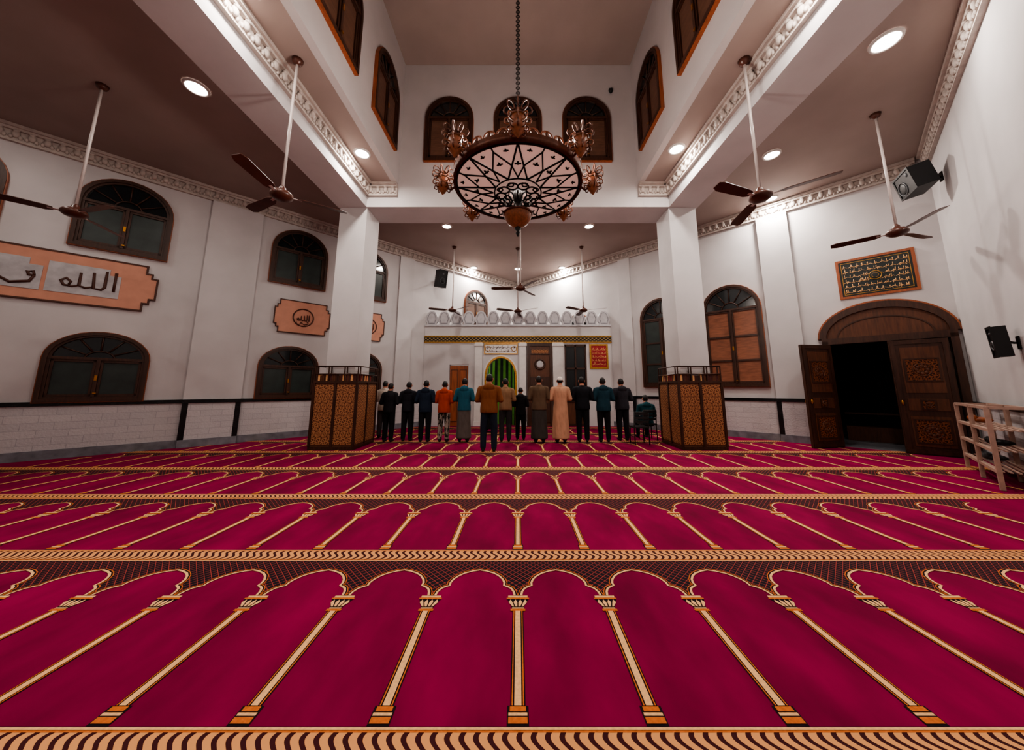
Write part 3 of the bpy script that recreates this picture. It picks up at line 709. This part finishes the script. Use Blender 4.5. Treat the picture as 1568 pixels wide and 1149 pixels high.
b=MB(); b.bx(-.08,.08,-.02,-.002,0,.09,'white'); b.bx(-.05,-.01,-.025,-.02,.03,.06,'grey'); b.bx(.01,.05,-.025,-.02,.03,.06,'grey'); p=onL(-10.75); b.done('power_socket',(p[0],p[1],1.42),45)
# ------------------------------------------------------------------ shoe rack
b=MB(); L=2.0;dp=.36
for x in(0,L/2,L):
    for y in(-dp/2,dp/2): b.box((x,y,.6),(.05,.05,1.2),'rackw')
    b.box((x,0,1.19),(.05,dp,.04),'rackw')
for z in(.25,.55,.85,1.19):
    for y in(-dp/2,dp/2): b.box((L/2,y,z),(L,.035,.045),'rackw')
    if z<1.1:
        for k in range(5): b.box((L/2,-dp/2+dp*(k+.5)/5,z+.01),(L,.03,.015),'rackw')
for x,z,m in((.3,.875,'woodor'),(.42,.875,'woodor'),(1.2,.575,'black'),(1.32,.575,'black'),(.7,.275,'grey'),(.82,.275,'grey')):
    b.ell((x,0.02,z+.045),(.045,.13,.045),m,10,6); b.ell((x,-.07,z+.07),(.04,.06,.06),m,10,6)
p=onN(6.15,.32); b.done('shoe_rack',(p[0],p[1],.016),-135)
# ------------------------------------------------------------------ chairs
def chair(x,y,rz=0):
    b=MB()
    b.box((0,0,.45),(.42,.42,.04),'chairmat')
    for sx in(-1,1):
        b.tube([(sx*.19,.19,0),(sx*.18,.17,.44)],.015,'chairmat',6)
        b.tube([(sx*.19,-.22,0),(sx*.19,-.19,.45),(sx*.19,-.24,.85)],.015,'chairmat',6)
        b.tube([(sx*.19,.19,.2),(sx*.19,-.2,.2)],.01,'chairmat',6)
    b.tube([(-.19,-.24,.85),(.19,-.24,.85)],.018,'chairmat',6)
    for z in(.6,.7,.8): b.box((0,-.215-(z-.5)*.07,z),(.38,.02,.06),'chairmat')
    b.done('chair',(x,y,.016),rz)
# ------------------------------------------------------------------ people
def cap_(b,p,q,r0,r1,m='skin'):
    p=Vector(p);q=Vector(q); d=(q-p); L=d.length; t=d/L
    path=[];rr=[]
    for k in(-.98,-.8,-.45): path.append(p+t*(r0*k)); rr.append(r0*sqrt(1-k*k))
    for k in(0,.25,.5,.75,1): path.append(p+d*k); rr.append(r0+(r1-r0)*k)
    for k in(.45,.8,.98): path.append(q+t*(r1*k)); rr.append(r1*sqrt(1-k*k))
    b.tube(path,rr,m,12)
PR=random.Random(21)
def person(name,X,Y,H,top,bot,style='jacket',hood=False,cap=None,rot=0,wide=1.0,stance=.1):
    hd=-.022; s=H/(1.753+hd)
    b=MB(); dz=0
    seated=style=='seated'
    if seated: dz=-.44
    jx=PR.uniform(-.012,.012)
    def Sx(L): return [(z+dz,rx*wide,ry,cy) for z,rx,ry,cy in L]
    up=[(1.15,.168,.128,-.004),(1.26,.178,.130,-.008),(1.34,.186,.124,-.012),(1.395,.178,.108,-.012),(1.435,.138,.088,-.010),(1.462,.095,.074,-.006),(1.485,.070,.064,0),(1.497,.064,.060,0)]
    if style in('thobe',):
        lo=[(.10,.200,.165,0),(.12,.212,.172,0),(.35,.205,.165,0),(.62,.195,.155,0),(.86,.186,.146,-.004),(1.0,.172,.136,-.002)]
    elif style=='half':
        lo=[(.835,.180,.138,0),(.85,.190,.146,0),(.95,.186,.144,-.004),(1.05,.175,.134,-.002)]
        b.loft([(.10,.19*wide,.155,0),(.12,.20*wide,.165,0),(.4,.190*wide,.150,0),(.7,.178*wide,.140,0),(.9,.165*wide,.13,0)],'skin',fold=.06)
    else:
        hemz=.815+(.03 if jx>0 else 0)
        lo=[(hemz,.168,.128,0),(hemz+.012,.184,.142,-.002),(.93,.186,.145,-.006),(1.04,.176,.136,-.004)]
    b.loft(Sx(lo+up),'skin',fold=.05 if style=='thobe' else 0.015)
    b.ell((0,0,.93+dz),(.165*wide,.125,.12),'skin',20,12)
    cap_(b,(-.145*wide,-.008,1.402+dz),(.145*wide,-.008,1.402+dz),.064,.064)
    cap_(b,(0,-.008,1.45+dz),(0,.010,1.56+dz),.060,.057)
    b.torus((0,-.006,1.475+dz),.066,.016,'skin','z',20,8)
    hy=.03; q=dz+hd
    b.ell((0,hy-.006,1.655+q),(.078,.097,.098),'skin',20,14); b.ell((0,hy-.03,1.625+q),(.070,.072,.07),'skin',18,12); b.ell((0,hy+.03,1.60+q),(.060,.068,.075),'skin',16,10)
    b.ell((0,hy+.052,1.562+q),(.032,.034,.026),'skin',10,8)
    b.ell((0,hy+.098,1.622+q),(.014,.022,.030),'skin',8,6)
    for sx in(-1,1): b.ell((sx*.084,hy-.005,1.628+q),(.015,.022,.034),'skin',8,8)
    if hood:
        b.ell((0,-.092,1.425+dz),(.125*wide,.055,.085),'skin',16,12); b.ell((0,-.045,1.47+dz),(.105,.075,.05),'skin',16,10)
    for sx in(-1,1):
        if seated:
            S1,E,Wr=(sx*.190*wide,0,1.385+dz),(sx*.25*wide,.02,1.12+dz),(sx*.14,.25,1.03+dz)
        else:
            S1,E,Wr=(sx*.188*wide,-.008,1.385),(sx*(.252*wide+jx),-.035,1.13),(sx*.085,.185,1.11+.03*(sx>0))
        cap_(b,S1,E,.068,.057); cap_(b,E,Wr,.057,.040)
    for sx in(-1,1):
        x=sx*stance
        if seated:
            cap_(b,(sx*.09,.02,.50),(sx*.13,.42,.50),.095,.075); cap_(b,(sx*.13,.42,.49),(sx*.13,.40,.10),.072,.056)
            fy=.40
        else:
            cap_(b,(sx*.086,0,.90),(x,.012,.50),.102,.082); cap_(b,(x,.012,.50),(x*1.02,-.018,.10),.080,.066)
            fy=-.02
        cap_(b,(x if not seated else sx*.13,fy-.02,.045),(x*1.12 if not seated else sx*.14,fy+.15,.034),.042,.034)
    tmp=b.done('tmp')
    rm=tmp.modifiers.new('r','REMESH'); rm.mode='VOXEL'; rm.voxel_size=.0125
    sm=tmp.modifiers.new('s','SMOOTH'); sm.iterations=3; sm.factor=.5
    dg=bpy.context.evaluated_depsgraph_get(); ev=tmp.evaluated_get(dg); me=ev.to_mesh()
    out=MB()
    mt,mb=cloth(top),cloth(bot); sk=M['skin']; hr=M['hair']; cp=cloth(cap) if cap else None; sock=cloth('#2b2728')
    idx={k:out.mi(k) for k in (mt,mb,sk,hr,sock)}
    if cp: idx[cp]=out.mi(cp)
    out.v=[v.co.copy() for v in me.vertices]
    hem={'thobe':-1,'half':.842}.get(style,(.815+(.03 if jx>0 else 0))+.004)
    for f in me.polygons:
        c=f.center; z=c.z-dz; zh=z-hd
        x=abs(c.x); y=c.y
        if z>1.505 and x<.115 and not (hood and y<-.03 and z<1.53):
            if cp and zh>1.668+.15*(y-hy): k=cp
            elif x>.078 and zh<1.668 and y>hy-.035: k=sk
            elif zh>1.705 or (y<hy+.02 and zh>1.615) or (y<hy-.03 and zh>1.572) or zh>1.675+.35*(y-hy-.02) : k=hr
            else: k=sk
        elif z>1.497 and x<.07 and not (hood and y<-.05): k=sk
        elif c.z<.085: k=sock
        elif seated: k=mt if (z>.90 and not (y>.17 and z<1.0)) else mb
        elif z>hem: k=mt
        else: k=mb
        out.f.append(list(f.vertices)); out.m.append(idx[k]); out.sm.append(True)
    ev.to_mesh_clear(); bpy.data.objects.remove(tmp,do_unlink=True)
    for sx in(-1,1):
        out.ell((sx*.029,hy+.086,1.645+q),(.012,.008,.008),'eye',8,6); out.ell((sx*.029,hy+.093,1.645+q),(.006,.003,.006),'hair',6,4)
        out.tube([(sx*.014,hy+.094,1.663+q),(sx*.03,hy+.093,1.668+q),(sx*.046,hy+.082,1.662+q)],.004,'hair',4)
    out.ell((0,hy+.093,1.583+q),(.022,.008,.006),'lip',10,5)
    for sx in(-1,1):
        if seated: base=Vector((sx*.14,.265,1.025+dz)); dr=Vector((-sx*.15,.95,-.28)).normalized()
        else: base=Vector((sx*.075,.192,1.112+.03*(sx>0))); dr=Vector((-sx*1,.12+.15*(sx>0),.02)).normalized()
        upv=Vector((0,0,1)) if not seated else Vector((-sx,0,0)); sdv=dr.cross(upv).normalized(); upv=sdv.cross(dr).normalized()
        rot3=Matrix((dr,upv,sdv)).transposed().to_4x4(); T_=Matrix.Translation(base)@rot3
        out.ell((.045,0,0),(.052,.040,.017),'skin',12,8,T_)
        for k,(o,l_) in enumerate(((-.030,.060),(-.010,.072),(.010,.078),(.029,.070))):
            out.tube([(.070,o,0),(.070+l_*.45,o*1.05,-.004),(.070+l_*.8,o*1.05,-.016),(.070+l_,o*1.0,-.032)],[.0095,.009,.008,.006],'skin',7,T=T_)
        out.tube([(.02,.03,0),(.05,.055,-.008),(.078,.062,-.018)],[.012,.010,.007],'skin',7,T=T_)
    ob=out.done(name,(X,Y,.0155),rot,fixn=False); ob.scale=(s,s,s)
    return ob
person('praying_man',-4.12,10.25,1.72,'#a89c92','#4a4648')
person('praying_man',-3.68,9.55,1.64,'#1b1b1f','#151518',rot=-4)
person('praying_man',-3.18,9.65,1.68,'#1b1c22','#17171a',hood=True,rot=3)
person('praying_man',-2.65,9.55,1.72,'#1a2534','#151519',hood=True,wide=1.03)
person('praying_man',-2.11,9.55,1.70,'#9c402a','camo',hood=True,rot=-3)
person('praying_man',-1.53,9.5,1.78,'#215060','#57504c',style='half',hood=True)
person('imam',-.98,11.6,1.87,'#16171b','#141416',style='half')
person('praying_man',-.70,8.1,1.84,'#77492c','#1d2430',hood=True,wide=1.1,stance=.12)
person('praying_man',-.36,9.6,1.78,'#80634a','#2c2a2c',hood=False,rot=3)
person('praying_boy',.08,9.85,1.52,'#1a1a1d','#151517',hood=True)
person('praying_man',.60,9.4,1.84,'#5c4a3a','#3b3734',style='half',wide=1.08)
person('praying_man',1.20,9.4,1.82,'#b58a70','#b58a70',style='thobe',cap='#d8d0c8',wide=1.06)
person('praying_man',1.84,9.5,1.82,'#15161c','#121215',wide=1.1,rot=-3)
person('praying_man',2.44,9.5,1.80,'#17343f','#131417',hood=True,wide=1.08)
person('praying_man',3.05,9.75,1.78,'#2b2a30','#18181c',hood=True,wide=1.08,rot=4)
chair(3.30,9.18); chair(3.83,9.95)
person('seated_man',3.83,9.97,1.74,'#164048','#15161a',style='seated',hood=True,wide=1.05)
# ------------------------------------------------------------------ world + camera
w=bpy.data.worlds.new('World'); S.world=w; w.use_nodes=True
w.node_tree.nodes['Background'].inputs[0].default_value=(.02,.025,.035,1); w.node_tree.nodes['Background'].inputs[1].default_value=.5
cd=bpy.data.cameras.new('camera'); cam=bpy.data.objects.new('camera',cd); COL.objects.link(cam); S.camera=cam
cd.sensor_width=36; cd.lens=500/1568*36; cd.shift_y=-56.5/1568; cd.shift_x=-9/1568; cd.clip_start=.05; cd.clip_end=100
cam.location=(0,0,1.5); cam.rotation_euler=(radians(90+8.75),0,0)
try:
    S.view_settings.view_transform='AgX'; S.view_settings.look='AgX - Medium High Contrast'
except Exception as e: print(e)
print('DONE')
